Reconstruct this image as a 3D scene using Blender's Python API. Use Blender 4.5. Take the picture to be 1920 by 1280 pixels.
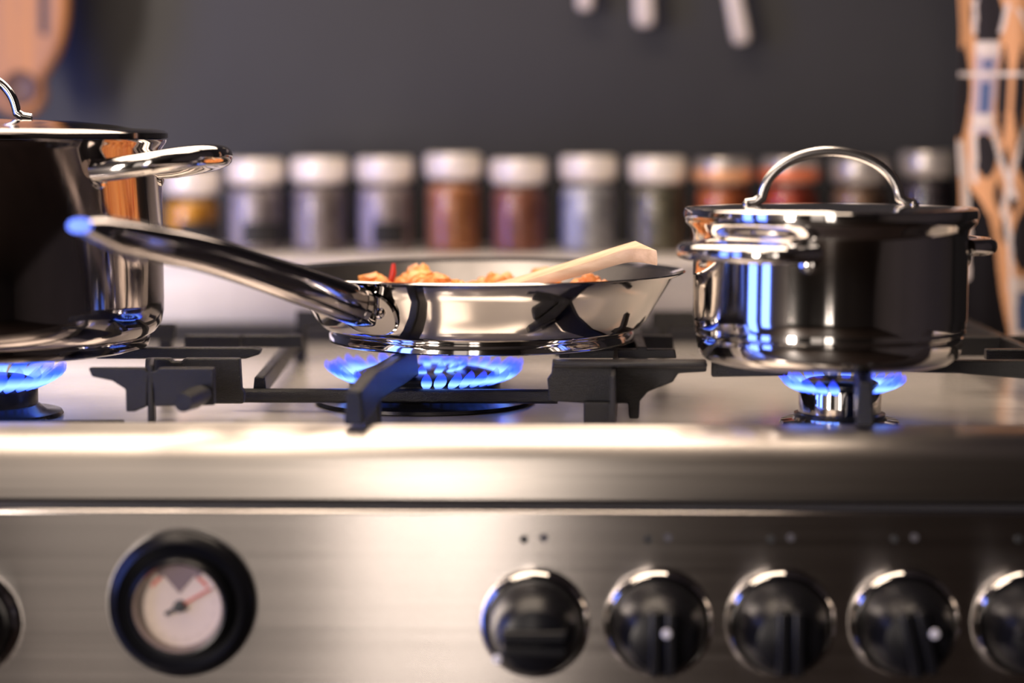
import bpy, bmesh, math, random
from mathutils import Vector, Matrix
random.seed(7)
S = bpy.context.scene
for o in list(bpy.data.objects): bpy.data.objects.remove(o)
COL = S.collection
PI = math.pi

# ------------------------------------------------------------------ camera
H0 = 0.90                     # height of the hob surface above the floor
F = 3780.0                    # focal length in pixels of a 1920 px wide frame
CZ = H0 + 0.19
PITCH = math.atan((640-260)/F)
YAW = math.radians(1.2)
cd = bpy.data.cameras.new('camera'); cam = bpy.data.objects.new('camera', cd); COL.objects.link(cam)
cd.sensor_width = 36; cd.lens = F/1920*36; cd.clip_start = 0.02
cam.location = (0, 0, CZ); cam.rotation_euler = (PI/2-PITCH, 0, YAW)
cd.dof.use_dof = True; cd.dof.focus_distance = 1.39; cd.dof.aperture_fstop = (cd.lens/1000)/0.036
S.camera = cam
CR = cam.rotation_euler.to_matrix()
def at(px, py, Y):
    """point of the plane y = Y met by the view ray of a pixel"""
    d = CR @ Vector(((px-960)/F, (640-py)/F, -1.0))
    t = Y/d.y
    return Vector((d.x*t, Y, CZ+d.z*t))
def X(px, Y, h=0.04): # x of a pixel column at depth Y and height h above the hob
    py = 640
    for _ in range(4):
        p = at(px, py, Y); py += (p.z-(H0+h))/Y*F
    return at(px, py, Y).x

# ------------------------------------------------------------------ world and lights
W = bpy.data.worlds.new('room_air'); S.world = W; W.use_nodes = True
W.node_tree.nodes['Background'].inputs[0].default_value = (0.10, 0.09, 0.10, 1)
W.node_tree.nodes['Background'].inputs[1].default_value = 0.05
def area(name, loc, target, sx, sy, power, color, spread=PI):
    l = bpy.data.lights.new(name, 'AREA'); l.shape = 'RECTANGLE'; l.size = sx; l.size_y = sy
    l.energy = power; l.color = color; l.spread = spread
    o = bpy.data.objects.new(name, l); COL.objects.link(o); o.location = loc
    o.rotation_euler = (Vector(target)-Vector(loc)).to_track_quat('-Z', 'Y').to_euler()
    return o
WARM = (1.0, 0.80, 0.62); CREAM = (1.0, 0.87, 0.76); BLUE = (0.12, 0.22, 1.0)
area('window_strip_a', (-0.41, -2.3, 1.25), (-0.30, 1.2, 0.9), 0.15, 2.1, 4.6, CREAM)
area('window_strip_b', (-0.19, -2.3, 1.25), (-0.05, 1.2, 0.9), 0.20, 2.1, 6.3, CREAM)
area('panel_fill_light', (-0.95, -2.3, 1.25), (-0.50, 1.2, 0.9), 0.65, 1.9, 2.2, CREAM)  # faint broad light added to lift the left of the control panel
area('window_daylight', (-2.10, -1.6, 1.20), (-0.10, 1.8, 0.98), 0.40, 1.7, 60, CREAM)
area('ceiling_lamp', (-0.55, 0.65, 2.30), (0.0, 1.5, 0.95), 0.60, 0.60, 5, WARM)
area('hood_lamp_front', (-0.20, 1.32, 1.80), (-0.20, 1.42, 0.9), 1.0, 0.40, 3.6, WARM, math.radians(130))
area('handle_fill_light', (-0.25, 1.80, 1.72), (-0.25, 1.15, 0.95), 1.0, 0.40, 3.2, WARM, math.radians(120))  # unseen light added for a highlight along the top of the pan handle
area('blue_lamp_a', (-1.82, 0.20, 1.05), (-0.4, 1.9, 1.05), 0.32, 1.4, 8.5, BLUE)
area('blue_lamp_b', (-1.62, 0.78, 1.05), (-0.4, 1.9, 1.05), 0.30, 1.4, 7.5, BLUE)
S.view_settings.view_transform = 'Standard'; S.view_settings.look = 'None'
S.view_settings.gamma = 1.0; S.view_settings.exposure = 0.55; S.view_settings.use_curve_mapping = False
S.cycles.use_denoising = True
S.cycles.max_bounces = 10; S.cycles.transparent_max_bounces = 24

# ------------------------------------------------------------------ materials
def mat(name, color=(0.5, 0.5, 0.5), rough=0.5, metal=0.0, noise=0.0, nscale=(20, 20, 20), bump=0.0, bscale=80,
        aniso=0.0, tangent=None, color2=None, coat=0.0, rnoise=0.0, spec=None):
    m = bpy.data.materials.new(name); m.use_nodes = True
    nt = m.node_tree; b = nt.nodes['Principled BSDF']
    b.inputs['Base Color'].default_value = (*color, 1); b.inputs['Roughness'].default_value = rough
    b.inputs['Metallic'].default_value = metal; b.inputs['Coat Weight'].default_value = coat
    if spec is not None: b.inputs['Specular IOR Level'].default_value = spec
    tc = nt.nodes.new('ShaderNodeTexCoord')
    mp = nt.nodes.new('ShaderNodeMapping'); mp.inputs['Scale'].default_value = nscale
    nt.links.new(tc.outputs['Object'], mp.inputs['Vector'])
    nz = nt.nodes.new('ShaderNodeTexNoise'); nz.inputs['Scale'].default_value = 1.0; nz.inputs['Detail'].default_value = 5
    nt.links.new(mp.outputs[0], nz.inputs['Vector'])
    if noise > 0 or color2:
        r = nt.nodes.new('ShaderNodeValToRGB')
        c2 = color2 or tuple(c*(1-noise) for c in color)
        r.color_ramp.elements[0].position = 0.35; r.color_ramp.elements[1].position = 0.65
        r.color_ramp.elements[0].color = (*c2, 1); r.color_ramp.elements[1].color = (*color, 1)
        nt.links.new(nz.outputs['Fac'], r.inputs[0]); nt.links.new(r.outputs[0], b.inputs['Base Color'])
    if rnoise > 0:
        mr = nt.nodes.new('ShaderNodeMapRange')
        mr.inputs['To Min'].default_value = max(0.0, rough-rnoise); mr.inputs['To Max'].default_value = rough+rnoise
        nt.links.new(nz.outputs['Fac'], mr.inputs['Value']); nt.links.new(mr.outputs[0], b.inputs['Roughness'])
    if bump > 0:
        n2 = nt.nodes.new('ShaderNodeTexNoise'); n2.inputs['Scale'].default_value = bscale; n2.inputs['Detail'].default_value = 4
        nt.links.new(tc.outputs['Object'], n2.inputs['Vector'])
        bp = nt.nodes.new('ShaderNodeBump'); bp.inputs['Strength'].default_value = bump; bp.inputs['Distance'].default_value = 0.002
        nt.links.new(n2.outputs['Fac'], bp.inputs['Height']); nt.links.new(bp.outputs[0], b.inputs['Normal'])
    if aniso > 0:
        b.inputs['Anisotropic'].default_value = aniso
        cx = nt.nodes.new('ShaderNodeCombineXYZ')
        for i in range(3): cx.inputs[i].default_value = tangent[i]
        nt.links.new(cx.outputs[0], b.inputs['Tangent'])
    return m
M = {}
M['panel_steel'] = mat('brushed_steel_panel', (0.60, 0.56, 0.54), 0.23, 1.0, noise=0.10, nscale=(3, 3, 260), aniso=0.95, tangent=(0, 0, 1), rnoise=0.04)
M['ledge_steel'] = mat('brushed_steel_ledge', (0.66, 0.61, 0.57), 0.30, 1.0, noise=0.12, nscale=(4, 4, 300), aniso=0.92, tangent=(0, 0.3, 1), rnoise=0.05)
M['hob_steel'] = mat('hob_steel', (0.86, 0.80, 0.74), 0.17, 0.48, noise=0.06, nscale=(10, 10, 10), rnoise=0.04)
M['back_steel'] = mat('upstand_steel', (0.64, 0.60, 0.58), 0.50, 1.0, noise=0.1, nscale=(8, 8, 90))
M['polished'] = mat('polished_steel', (0.66, 0.63, 0.61), 0.07, 1.0, noise=0.05, nscale=(30, 30, 30), rnoise=0.02)
M['dark_polished'] = mat('polished_dark_steel', (0.36, 0.33, 0.33), 0.08, 1.0, noise=0.05, nscale=(30, 30, 30), rnoise=0.02)
M['satin'] = mat('satin_steel', (0.62, 0.59, 0.58), 0.22, 1.0, noise=0.08, nscale=(6, 6, 200))
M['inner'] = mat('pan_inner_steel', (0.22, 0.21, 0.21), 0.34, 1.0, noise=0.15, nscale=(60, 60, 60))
M['iron'] = mat('cast_iron_enamel', (0.005, 0.0045, 0.005), 0.26, 0.0, noise=0.3, nscale=(60, 60, 60), bump=0.5, bscale=1400, spec=0.42)
M['black_gloss'] = mat('black_gloss_plastic', (0.005, 0.005, 0.007), 0.30, 0.0, noise=0.2, nscale=(50, 50, 50), spec=0.28)
M['black_enamel'] = mat('black_enamel', (0.012, 0.012, 0.013), 0.22, 0.0, noise=0.2, nscale=(50, 50, 50))
M['dark_gap'] = mat('dark_vent', (0.02, 0.02, 0.025), 0.5, 0.3, noise=0.2)
M['white_dot'] = mat('pale_disc', (0.75, 0.73, 0.78), 0.4, noise=0.05)  # small pale discs set on the knob caps
M['ink'] = mat('printed_ink', (0.02, 0.02, 0.02), 0.5, noise=0.1)
M['ink_faint'] = mat('worn_ink', (0.07, 0.065, 0.07), 0.6, 0.0, noise=0.1)
M['face'] = mat('gauge_face', (0.58, 0.47, 0.41), 0.5, noise=0.05, nscale=(90, 90, 90))
M['red'] = mat('gauge_red', (0.55, 0.10, 0.07), 0.5, noise=0.1)
M['wall'] = mat('chalk_wall', (0.028, 0.027, 0.030), 0.55, 0.0, noise=0.30, nscale=(3.5, 3.5, 2.2), bump=0.1, bscale=40)
M['room'] = mat('room_plaster', (0.085, 0.072, 0.070), 0.9, noise=0.3, nscale=(1.2, 1.2, 1.2))
M['floor'] = mat('floor_boards', (0.045, 0.028, 0.02), 0.5, noise=0.5, nscale=(2, 18, 2))
M['shelf'] = mat('shelf_steel', (0.92, 0.86, 0.80), 0.45, 0.1, noise=0.08, nscale=(5, 5, 120))
M['wood_spatula'] = mat('beech_wood', (0.72, 0.53, 0.35), 0.5, noise=0.35, nscale=(14, 120, 120), color2=(0.52, 0.36, 0.22))
M['wood_board'] = mat('varnished_wood', (0.56, 0.24, 0.075), 0.55, noise=0.3, nscale=(60, 8, 5), color2=(0.34, 0.17, 0.11), coat=0.0)
M['food'] = mat('cooked_food', (0.92, 0.42, 0.12), 0.38, noise=0.5, nscale=(70, 70, 70), color2=(0.62, 0.20, 0.06), coat=0.2)
M['pepper'] = mat('red_pepper', (0.60, 0.03, 0.02), 0.3, noise=0.3, nscale=(90, 90, 90))
M['handle_cream'] = mat('cream_handle', (0.80, 0.70, 0.62), 0.35, noise=0.1, nscale=(40, 40, 40))
M['lid_pale'] = mat('jar_lid_metal', (0.96, 0.87, 0.77), 0.30, 0.15, noise=0.1, nscale=(40, 40, 40))
M['lid_grey'] = mat('jar_lid_grey', (0.55, 0.50, 0.46), 0.30, 0.6, noise=0.1, nscale=(40, 40, 40))
M['label_black'] = mat('black_paper_label', (0.012, 0.011, 0.012), 0.6, noise=0.2)

def glass(name, tint=(1, 1, 1), f0=0.06):
    m = bpy.data.materials.new(name); m.use_nodes = True; nt = m.node_tree
    nt.nodes.remove(nt.nodes['Principled BSDF']); out = nt.nodes['Material Output']
    t = nt.nodes.new('ShaderNodeBsdfTransparent'); t.inputs[0].default_value = (*tint, 1)
    g = nt.nodes.new('ShaderNodeBsdfGlossy'); g.inputs['Roughness'].default_value = 0.04
    lw = nt.nodes.new('ShaderNodeFresnel'); lw.inputs[0].default_value = 1.5
    mx = nt.nodes.new('ShaderNodeMixShader')
    nt.links.new(lw.outputs[0], mx.inputs[0]); nt.links.new(t.outputs[0], mx.inputs[1]); nt.links.new(g.outputs[0], mx.inputs[2])
    nt.links.new(mx.outputs[0], out.inputs[0])
    return m
M['glass'] = glass('clear_glass', (0.93, 0.93, 0.93))
def flame_mat(name, core, edge, s):
    m = bpy.data.materials.new(name); m.use_nodes = True; nt = m.node_tree
    nt.nodes.remove(nt.nodes['Principled BSDF']); out = nt.nodes['Material Output']
    tc = nt.nodes.new('ShaderNodeTexCoord'); sp = nt.nodes.new('ShaderNodeSeparateXYZ')
    nt.links.new(tc.outputs['Generated'], sp.inputs[0])
    r = nt.nodes.new('ShaderNodeValToRGB'); e = r.color_ramp.elements
    e[0].position = 0.0; e[0].color = (*edge, 1); e[1].position = 0.30; e[1].color = (*core, 1)
    e.new(0.6).color = (0.012, 0.06, 0.95, 1); e.new(1.0).color = (0.05, 0.05, 0.75, 1)
    nt.links.new(sp.outputs['Z'], r.inputs[0])
    em = nt.nodes.new('ShaderNodeEmission'); em.inputs[1].default_value = s
    nt.links.new(r.outputs[0], em.inputs[0])
    t = nt.nodes.new('ShaderNodeBsdfTransparent')
    mr = nt.nodes.new('ShaderNodeMapRange'); mr.inputs['From Min'].default_value = 0.25; mr.inputs['From Max'].default_value = 1.0
    mr.inputs['To Min'].default_value = 0.75; mr.inputs['To Max'].default_value = 0.10
    nt.links.new(sp.outputs['Z'], mr.inputs['Value'])
    mx = nt.nodes.new('ShaderNodeMixShader'); nt.links.new(mr.outputs[0], mx.inputs[0])
    nt.links.new(t.outputs[0], mx.inputs[1]); nt.links.new(em.outputs[0], mx.inputs[2])
    nt.links.new(mx.outputs[0], out.inputs[0])
    return m
M['flame'] = flame_mat('gas_flame', (0.20, 0.40, 1.0), (0.006, 0.035, 0.9), 2.1)

# ------------------------------------------------------------------ mesh helpers
def obj(name, bm, m, parent=None, smooth=35, loc=None, rot=None, bev=0.0):
    me = bpy.data.meshes.new(name)
    bmesh.ops.recalc_face_normals(bm, faces=bm.faces[:])
    bm.to_mesh(me); bm.free()
    for mm in (m if isinstance(m, (list, tuple)) else [m]): me.materials.append(mm)
    for p in me.polygons: p.use_smooth = True
    me.set_sharp_from_angle(angle=math.radians(smooth))
    o = bpy.data.objects.new(name, me); COL.objects.link(o)
    if loc is not None: o.location = loc
    if rot is not None: o.rotation_euler = rot
    if parent is not None:
        o.parent = parent
    if bev > 0:
        b = o.modifiers.new('edge', 'BEVEL'); b.width = bev; b.segments = 3; b.limit_method = 'ANGLE'; b.angle_limit = math.radians(40)
    return o
def thing(name, label, cat, loc=(0, 0, 0), group=None, rotz=0.0):
    o = bpy.data.objects.new(name, None); COL.objects.link(o); o.location = loc; o.rotation_euler = (0, 0, rotz)
    o.empty_display_size = 0.02
    o['label'] = label; o['category'] = cat
    if group: o['group'] = group
    return o
def tag(o, label, cat, group=None, kind=None):
    o['label'] = label; o['category'] = cat
    if group: o['group'] = group
    if kind: o['kind'] = kind
    return o
def box(bm, x0, x1, y0, y1, z0, z1):
    v = [bm.verts.new(p) for p in ((x0, y0, z0), (x1, y0, z0), (x1, y1, z0), (x0, y1, z0), (x0, y0, z1), (x1, y0, z1), (x1, y1, z1), (x0, y1, z1))]
    for f in ((0, 3, 2, 1), (4, 5, 6, 7), (0, 1, 5, 4), (1, 2, 6, 5), (2, 3, 7, 6), (3, 0, 4, 7)): bm.faces.new([v[i] for i in f])
def lathe(bm, prof, seg=96, axis='Z'):
    rings = []
    for r, z in prof:
        if r < 1e-6:
            rings.append([bm.verts.new((0, 0, z))])
        else:
            rings.append([bm.verts.new((r*math.cos(2*PI*k/seg), r*math.sin(2*PI*k/seg), z)) for k in range(seg)])
    for a, b in zip(rings, rings[1:]):
        for k in range(seg):
            k2 = (k+1) % seg
            if len(a) == 1 and len(b) == 1: continue
            if len(a) == 1: bm.faces.new((a[0], b[k], b[k2]))
            elif len(b) == 1: bm.faces.new((a[k], b[0], a[k2]))
            else: bm.faces.new((a[k], b[k], b[k2], a[k2]))
    if axis == 'Y':   # turn so that the profile's z points towards -Y
        bmesh.ops.transform(bm, matrix=Matrix.Rotation(PI/2, 4, 'X'), verts=bm.verts[:])
def smoothpath(pts, n=8):
    """Catmull-Rom through the points (tuples of any length)"""
    P = [Vector(p) if len(p) <= 4 else p for p in pts]
    P = [list(p) for p in pts]; out = []
    for i in range(len(P)-1):
        p0 = P[max(i-1, 0)]; p1 = P[i]; p2 = P[i+1]; p3 = P[min(i+2, len(P)-1)]
        for k in range(n):
            t = k/n
            out.append([0.5*((2*b)+(-a+c)*t+(2*a-5*b+4*c-d)*t*t+(-a+3*b-3*c+d)*t**3) for a, b, c, d in zip(p0, p1, p2, p3)])
    out.append(P[-1]); return out
def sweep(bm, path, radii, seg=20, up=Vector((0, 0, 1)), closed=False, power=2.0):
    """tube along path; radii = list of (half width sideways, half height along up)"""
    n = len(path); path = [Vector(p[:3]) for p in path]; rings = []
    for i, p in enumerate(path):
        if closed: t = (path[(i+1) % n]-path[i-1]).normalized()
        else: t = (path[min(i+1, n-1)]-path[max(i-1, 0)]).normalized()
        s = t.cross(up)
        if s.length < 1e-4: s = t.cross(Vector((0, 1, 0)))
        s.normalize(); u = s.cross(t).normalized()
        a, b = radii[i] if isinstance(radii, list) else radii
        ring = []
        for k in range(seg):
            c, d = math.cos(2*PI*k/seg), math.sin(2*PI*k/seg)
            c = math.copysign(abs(c)**(2/power), c); d = math.copysign(abs(d)**(2/power), d)
            ring.append(bm.verts.new(p+s*a*c+u*b*d))
        rings.append(ring)
    m = n if closed else n-1
    for i in range(m):
        a, b = rings[i], rings[(i+1) % n]
        for k in range(seg): bm.faces.new((a[k], b[k], b[(k+1) % seg], a[(k+1) % seg]))
    if not closed:
        bm.faces.new(rings[0][::-1]); bm.faces.new(rings[-1])
def plate(bm, pts, Y0, Y1):
    """outline of (x, z) points extruded from Y0 to Y1"""
    a = [bm.verts.new((x, Y0, z)) for x, z in pts]; b = [bm.verts.new((x, Y1, z)) for x, z in pts]
    bm.faces.new(a); bm.faces.new(b[::-1])
    for i in range(len(pts)):
        j = (i+1) % len(pts); bm.faces.new((a[j], a[i], b[i], b[j]))
def bar(bm, p0, p1, w, z0a, z1a, z0b=None, z1b=None):
    """flat cast bar from p0 to p1 (x, y), width w, heights above the hob at both ends"""
    z0b = z0a if z0b is None else z0b; z1b = z1a if z1b is None else z1b
    p0 = Vector(p0).to_3d(); p1 = Vector(p1).to_3d(); d = (p1-p0).normalized(); n = Vector((-d.y, d.x, 0))*w/2
    vs = []
    for p, za, zb in ((p0, z0a, z1a), (p1, z0b, z1b)):
        for s in (-1, 1):
            for z, k in ((za, 1.0), (zb, 0.72)):
                q = p+n*s*k; q.z = H0+z; vs.append(bm.verts.new(q))
    for f in ((0, 1, 3, 2), (4, 6, 7, 5), (0, 4, 5, 1), (2, 3, 7, 6), (1, 5, 7, 3), (0, 2, 6, 4)): bm.faces.new([vs[i] for i in f])

# ------------------------------------------------------------------ the room
def struct(name, bm, m):
    o = obj(name, bm, m); o['kind'] = 'structure'; return o
YW = 2.16
b = bmesh.new(); box(b, -2.3, 2.3, -2.5, YW+0.1, -0.05, 0); struct('floor', b, M['floor'])
b = bmesh.new(); box(b, -2.3, 2.3, -2.5, YW+0.1, 2.6, 2.65); struct('ceiling', b, M['room'])
b = bmesh.new(); box(b, -2.3, 2.3, YW, YW+0.1, 0, 2.6); struct('wall_back', b, M['wall'])
b = bmesh.new(); box(b, -2.4, -2.3, -2.5, YW+0.1, 0, 2.6); struct('wall_left', b, M['room'])
b = bmesh.new(); box(b, 2.3, 2.4, -2.5, YW+0.1, 0, 2.6); struct('wall_right', b, M['room'])
b = bmesh.new(); box(b, -2.4, 2.4, -2.6, -2.5, 0, 2.6); struct('wall_front', b, M['room'])

# ------------------------------------------------------------------ the cooker
XL, XR = -0.50, 0.47
YF, YL, YB = 1.170, 1.215, 1.90       # control panel face, ledge face, upstand
ck = thing('gas_cooker', 'wide stainless steel gas cooker with black knobs and round oven thermometer', 'cooker', (0, 0, 0))
b = bmesh.new(); box(b, XL, XR, 1.22, 1.98, 0.08, H0-0.03); obj('cooker_body', b, M['back_steel'], ck)
b = bmesh.new(); box(b, XL+0.02, XR-0.02, 1.26, 1.95, 0.0, 0.08); obj('plinth', b, M['dark_gap'], ck)
b = bmesh.new(); box(b, XL+0.03, XR-0.03, 1.18, 1.22, 0.16, H0-0.21); obj('oven_door', b, M['panel_steel'], ck, bev=0.004)
b = bmesh.new(); box(b, XL, XR, 1.262, YB, H0-0.03, H0); obj('hob_top', b, M['hob_steel'], ck)
# rolled front ledge
prof = [(1.27, -0.03), (1.275, 0.002), (1.268, 0.009), (1.258, 0.0115), (1.240, 0.0110), (1.228, 0.0085), (1.219, 0.002), (1.2155, -0.006), (1.215, -0.0265), (1.218, -0.030)]
zl = at(960, 936, 1.215).z-H0
prof = [(y, (z if z > -0.01 else (zl if z == -0.0265 else zl-0.002))) for y, z in prof]
b = bmesh.new()
A = [b.verts.new((XL-0.001, y, H0+z)) for y, z in prof]; B = [b.verts.new((XR+0.001, y, H0+z)) for y, z in prof]
for i in range(len(prof)-1): b.faces.new((A[i], A[i+1], B[i+1], B[i]))
b.faces.new(A); b.faces.new(B[::-1]); b.faces.new((A[-1], A[0], B[0], B[-1]))
obj('front_ledge', b, M['ledge_steel'], ck, smooth=50)
PY = YF; ptop = zl-0.004
b = bmesh.new(); box(b, XL, XR, PY+0.036, 1.262, H0+zl-0.03, H0+zl-0.0022); obj('shadow_gap', b, M['dark_gap'], ck)
b = bmesh.new(); box(b, XL, XR, PY+0.030, 1.235, H0-0.20, H0+zl-0.0045); obj('control_panel', b, M['panel_steel'], ck, bev=0.002)
PY = YF+0.030
# side rims of the hob, upstand
for sx, nm in ((XL, 'side_rim'), (XR-0.012, 'side_rim')):
    b = bmesh.new(); box(b, sx, sx+0.012, 1.27, YB, H0-0.002, H0+0.010); obj(nm, b, M['ledge_steel'], ck, bev=0.003)
b = bmesh.new(); box(b, XL, XR, YB, YB+0.03, H0-0.03, H0+0.0735); obj('upstand', b, M['back_steel'], ck, bev=0.001)
b = bmesh.new(); box(b, XL, XR, YB-0.03, YB-0.0005, H0-0.001, H0+0.017); obj('rear_vent', b, M['dark_gap'], ck, bev=0.002)

# burners -----------------------------------------------------------------
def flame_mesh():
    bm = bmesh.new(); prof = [(0.0004, 0), (0.0030, 0.003), (0.0046, 0.008), (0.0050, 0.014), (0.0042, 0.020), (0.0022, 0.026), (0.0, 0.030)]
    lathe(bm, prof, 12)
    for v in bm.verts:   # the tongue leans outward (+x) and curls up
        z = v.co.z; v.co.x += 0.020*math.sin(min(z/0.030, 1)*PI/2); v.co.z = z*0.62
    me = bpy.data.meshes.new('flame'); bm.to_mesh(me); bm.free(); me.materials.append(M['flame'])
    for p in me.polygons: p.use_smooth = True
    return me
FM = flame_mesh()
def flames(parent, r, z, n, s):
    for k in range(n):
        o = bpy.data.objects.new('flame', FM); COL.objects.link(o); o.parent = parent
        a = 2*PI*(k+0.5)/n
        o.location = (r*math.cos(a), r*math.sin(a), z); o.rotation_euler = (random.uniform(-.06, .06), random.uniform(-.08, .08), a)
        q = s*random.uniform(0.9, 1.1); o.scale = (q, s*random.uniform(0.95, 1.15), q)
def burner(x, y, R, zt, n, s, chrome, label):
    bm = bmesh.new()
    prof = [(0, 0.001), (R*1.45, 0.001), (R*1.42, 0.003), (R*1.15, 0.004), (R*1.05, 0.007), (R, 0.008), (R, zt-0.006), (R*0.97, zt-0.003), (0, zt-0.003)]
    lathe(bm, prof, 72)
    p = obj('gas_burner', bm, M['polished'] if chrome else M['black_enamel'], ck, loc=(x, y, H0)); p['label'] = label
    bm = bmesh.new(); c = R*0.92
    lathe(bm, [(0, zt-0.003), (c, zt-0.003), (c*1.02, zt-0.001), (c*1.0, zt+0.001), (c*0.85, zt+0.003), (0, zt+0.0035)], 72)
    obj('burner_cap', bm, M['black_enamel'], p)
    if chrome:
        bm = bmesh.new(); lathe(bm, [(R*1.0, 0.004), (R*1.10, 0.004), (R*1.10, 0.008), (R*1.0, 0.009)], 60); obj('burner_collar', bm, M['black_enamel'], p)
    flames(p, R*0.98, zt-0.005, n, s)
    return p
bR = at(1575, 715, 1.34); bC = at(797, 715, 1.45); bL = at(-35, 715, 1.37)
burner(bR.x, 1.34, 0.0275, 0.0275, 26, 0.70, True, 'small burner with a chrome body and a black cap')
pc = burner(bC.x, 1.45, 0.055, 0.0205, 40, 0.80, False, 'large black double ring burner')
flames(pc, 0.020, 0.0215, 14, 0.55)
burner(bL.x, 1.37, 0.038, 0.024, 26, 1.05, False, 'medium black burner with tall flames')

# knobs -------------------------------------------------------------------
def knob(px, ang, dot, label):
    c = at(px, 1166, PY); c.y = PY
    bm = bmesh.new()
    lathe(bm, [(0.0285, 0), (0.0285, 0.004), (0.0280, 0.010), (0.0272, 0.018), (0.0255, 0.030), (0.0225, 0.041), (0.0185, 0.0475), (0.010, 0.0505), (0, 0.051)], 64, 'Y')
    k = obj('control_knob', bm, M['black_gloss'], ck, loc=c); k['label'] = label
    bm = bmesh.new()
    lathe(bm, [(0.0288, 0), (0.0335, 0.0), (0.0335, 0.004), (0.0322, 0.0075), (0.0305, 0.009), (0.0288, 0.0085)], 64, 'Y')
    obj('knob_bezel', bm, M['polished'], k)
    bm = bmesh.new(); box(bm, -0.0190, 0.0190, -0.0565, -0.034, 0.0015, 0.0075); box(bm, -0.0190, 0.0190, -0.0565, -0.034, -0.0075, -0.0015); box(bm, -0.0185, 0.0185, -0.0535, -0.034, -0.0016, 0.0016)
    g = obj('knob_grip', bm, M['black_gloss'], k, rot=(0, ang, 0), bev=0.0022)
    if dot:
        dx, dz = dot; bm = bmesh.new(); lathe(bm, [(0.0, 0.0014), (0.0020, 0.0012), (0.0027, 0), (0.0, -0.006)], 20, 'Y')
        rr = math.hypot(dx, dz)
        obj('knob_dot', bm, M['white_dot'], k, loc=(dx, -0.0575 if rr < 0.012 else -0.049 if rr < 0.019 else -0.042, dz))
    for ox, oz, mm in ((-0.0065, 0.051, M['ink']), (0.0055, 0.052, M['ink_faint'])):
        bm = bmesh.new(); lathe(bm, [(0.0, 0.0006), (0.0026, 0.0005), (0.0026, 0.0)], 20, 'Y')
        m_ = obj('printed_mark', bm, mm, ck, loc=(c.x+ox, PY-0.0002, c.z+oz))
    return k
knob(1003, 0.0, (-0.0215, -0.012), 'black knob with its grip turned sideways')
knob(1234, PI/2, (0.002, 0.007), 'black knob beside the sideways turned one')
knob(1463, PI/2, None, 'black knob in the middle of the row of five')
knob(1694, 1.35, (0.008, 0.007), 'black knob with a pale dot near its top')
knob(1925, 0.7, (-0.006, -0.008), 'black knob cut off by the frame')
knob(-62, PI/2, None, 'black knob to the left of the thermometer')

# thermometer -------------------------------------------------------------
gc = at(343, 1128, PY)
bm = bmesh.new()
lathe(bm, [(0.0440, 0), (0.0450, 0.002), (0.0450, 0.006), (0.0430, 0.010), (0.0385, 0.0125), (0.0345, 0.0095), (0.0320, 0.0085), (0.0312, 0.0105), (0.0300, 0.0165), (0.0285, 0.0185), (0.0270, 0.0180), (0.0256, 0.0145), (0.0250, 0.0095), (0, 0.0095)], 96, 'Y')
tm = obj('oven_thermometer', bm, M['black_gloss'], ck, loc=(gc.x, PY, gc.z)); tm['label'] = 'round thermometer with a pale face in a black ring'
bm = bmesh.new(); lathe(bm, [(0, 0.0103), (0.0252, 0.0103), (0.0252, 0.009)], 72, 'Y'); obj('dial_face', bm, M['face'], tm)
bm = bmesh.new(); lathe(bm, [(0.0254, 0.0108), (0.0262, 0.0150), (0.0270, 0.0180), (0.0256, 0.0150), (0.0248, 0.0106)], 72, 'Y'); obj('dial_bezel', bm, M['dark_polished'], tm)
def arc(bm, r0, r1, a0, a1, y, n=16):
    A = []
    for i in range(n+1):
        a = a0+(a1-a0)*i/n
        A.append((bm.verts.new((r0*math.sin(a), y, r0*math.cos(a))), bm.verts.new((r1*math.sin(a), y, r1*math.cos(a)))))
    for p, q in zip(A, A[1:]): bm.faces.new((p[0], p[1], q[1], q[0]))
bm = bmesh.new()
for sgn in (-1, 1):
    arc(bm, 0.0195, 0.0215, sgn*0.55, sgn*0.95, -0.0107)
obj('red_zone', bm, M['red'], tm)
bm = bmesh.new()
vs = [bm.verts.new(p) for p in ((-0.012, -0.0107, 0.0215), (0.012, -0.0107, 0.0215), (0.0, -0.0107, 0.0075))]; bm.faces.new(vs)
arc(bm, 0.0205, 0.0245, -0.6, 0.6, -0.01072)
obj('dial_emblem', bm, mat('dial_grey', (0.16, 0.11, 0.12), 0.5, noise=0.1), tm)
bm = bmesh.new()
for i in range(27):
    a = math.radians(-140+280*i/26)+PI*0
    L = 0.0015 if i % 2 else 0.0028
    arc(bm, 0.0225-L, 0.0225, a+PI-0.018, a+PI+0.018, -0.0106, 1)
obj('dial_ticks', bm, mat('dial_tick', (0.42, 0.34, 0.31), 0.5, noise=0.1), tm)
bm = bmesh.new(); lathe(bm, [(0.0036, 0.0103), (0.0036, 0.0135), (0, 0.014)], 24, 'Y'); box(bm, -0.010, 0.004, -0.0125, -0.0115, -0.0012, 0.0012)
obj('pointer_hub', bm, M['ink'], tm, rot=(0, -0.52, 0))
bm = bmesh.new(); box(bm, 0.003, 0.022, -0.0125, -0.0118, -0.0007, 0.0007); obj('pointer', bm, M['red'], tm, rot=(0, -0.52, 0))

# ------------------------------------------------------------------ pan supports
TOP = 0.0436
def grate(name, label):
    return thing(name, label, 'pan support', (0, 0, 0), 'cast iron pan supports on the hob')
def gpart(nm, bm, par, bev=0.0012): return obj(nm, bm, M['iron'], par, bev=bev)
def PX(px, py, Y):
    p = at(px, py, Y); return (p.x, min(p.z, H0+TOP) if Y < 1.6 else p.z)
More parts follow.
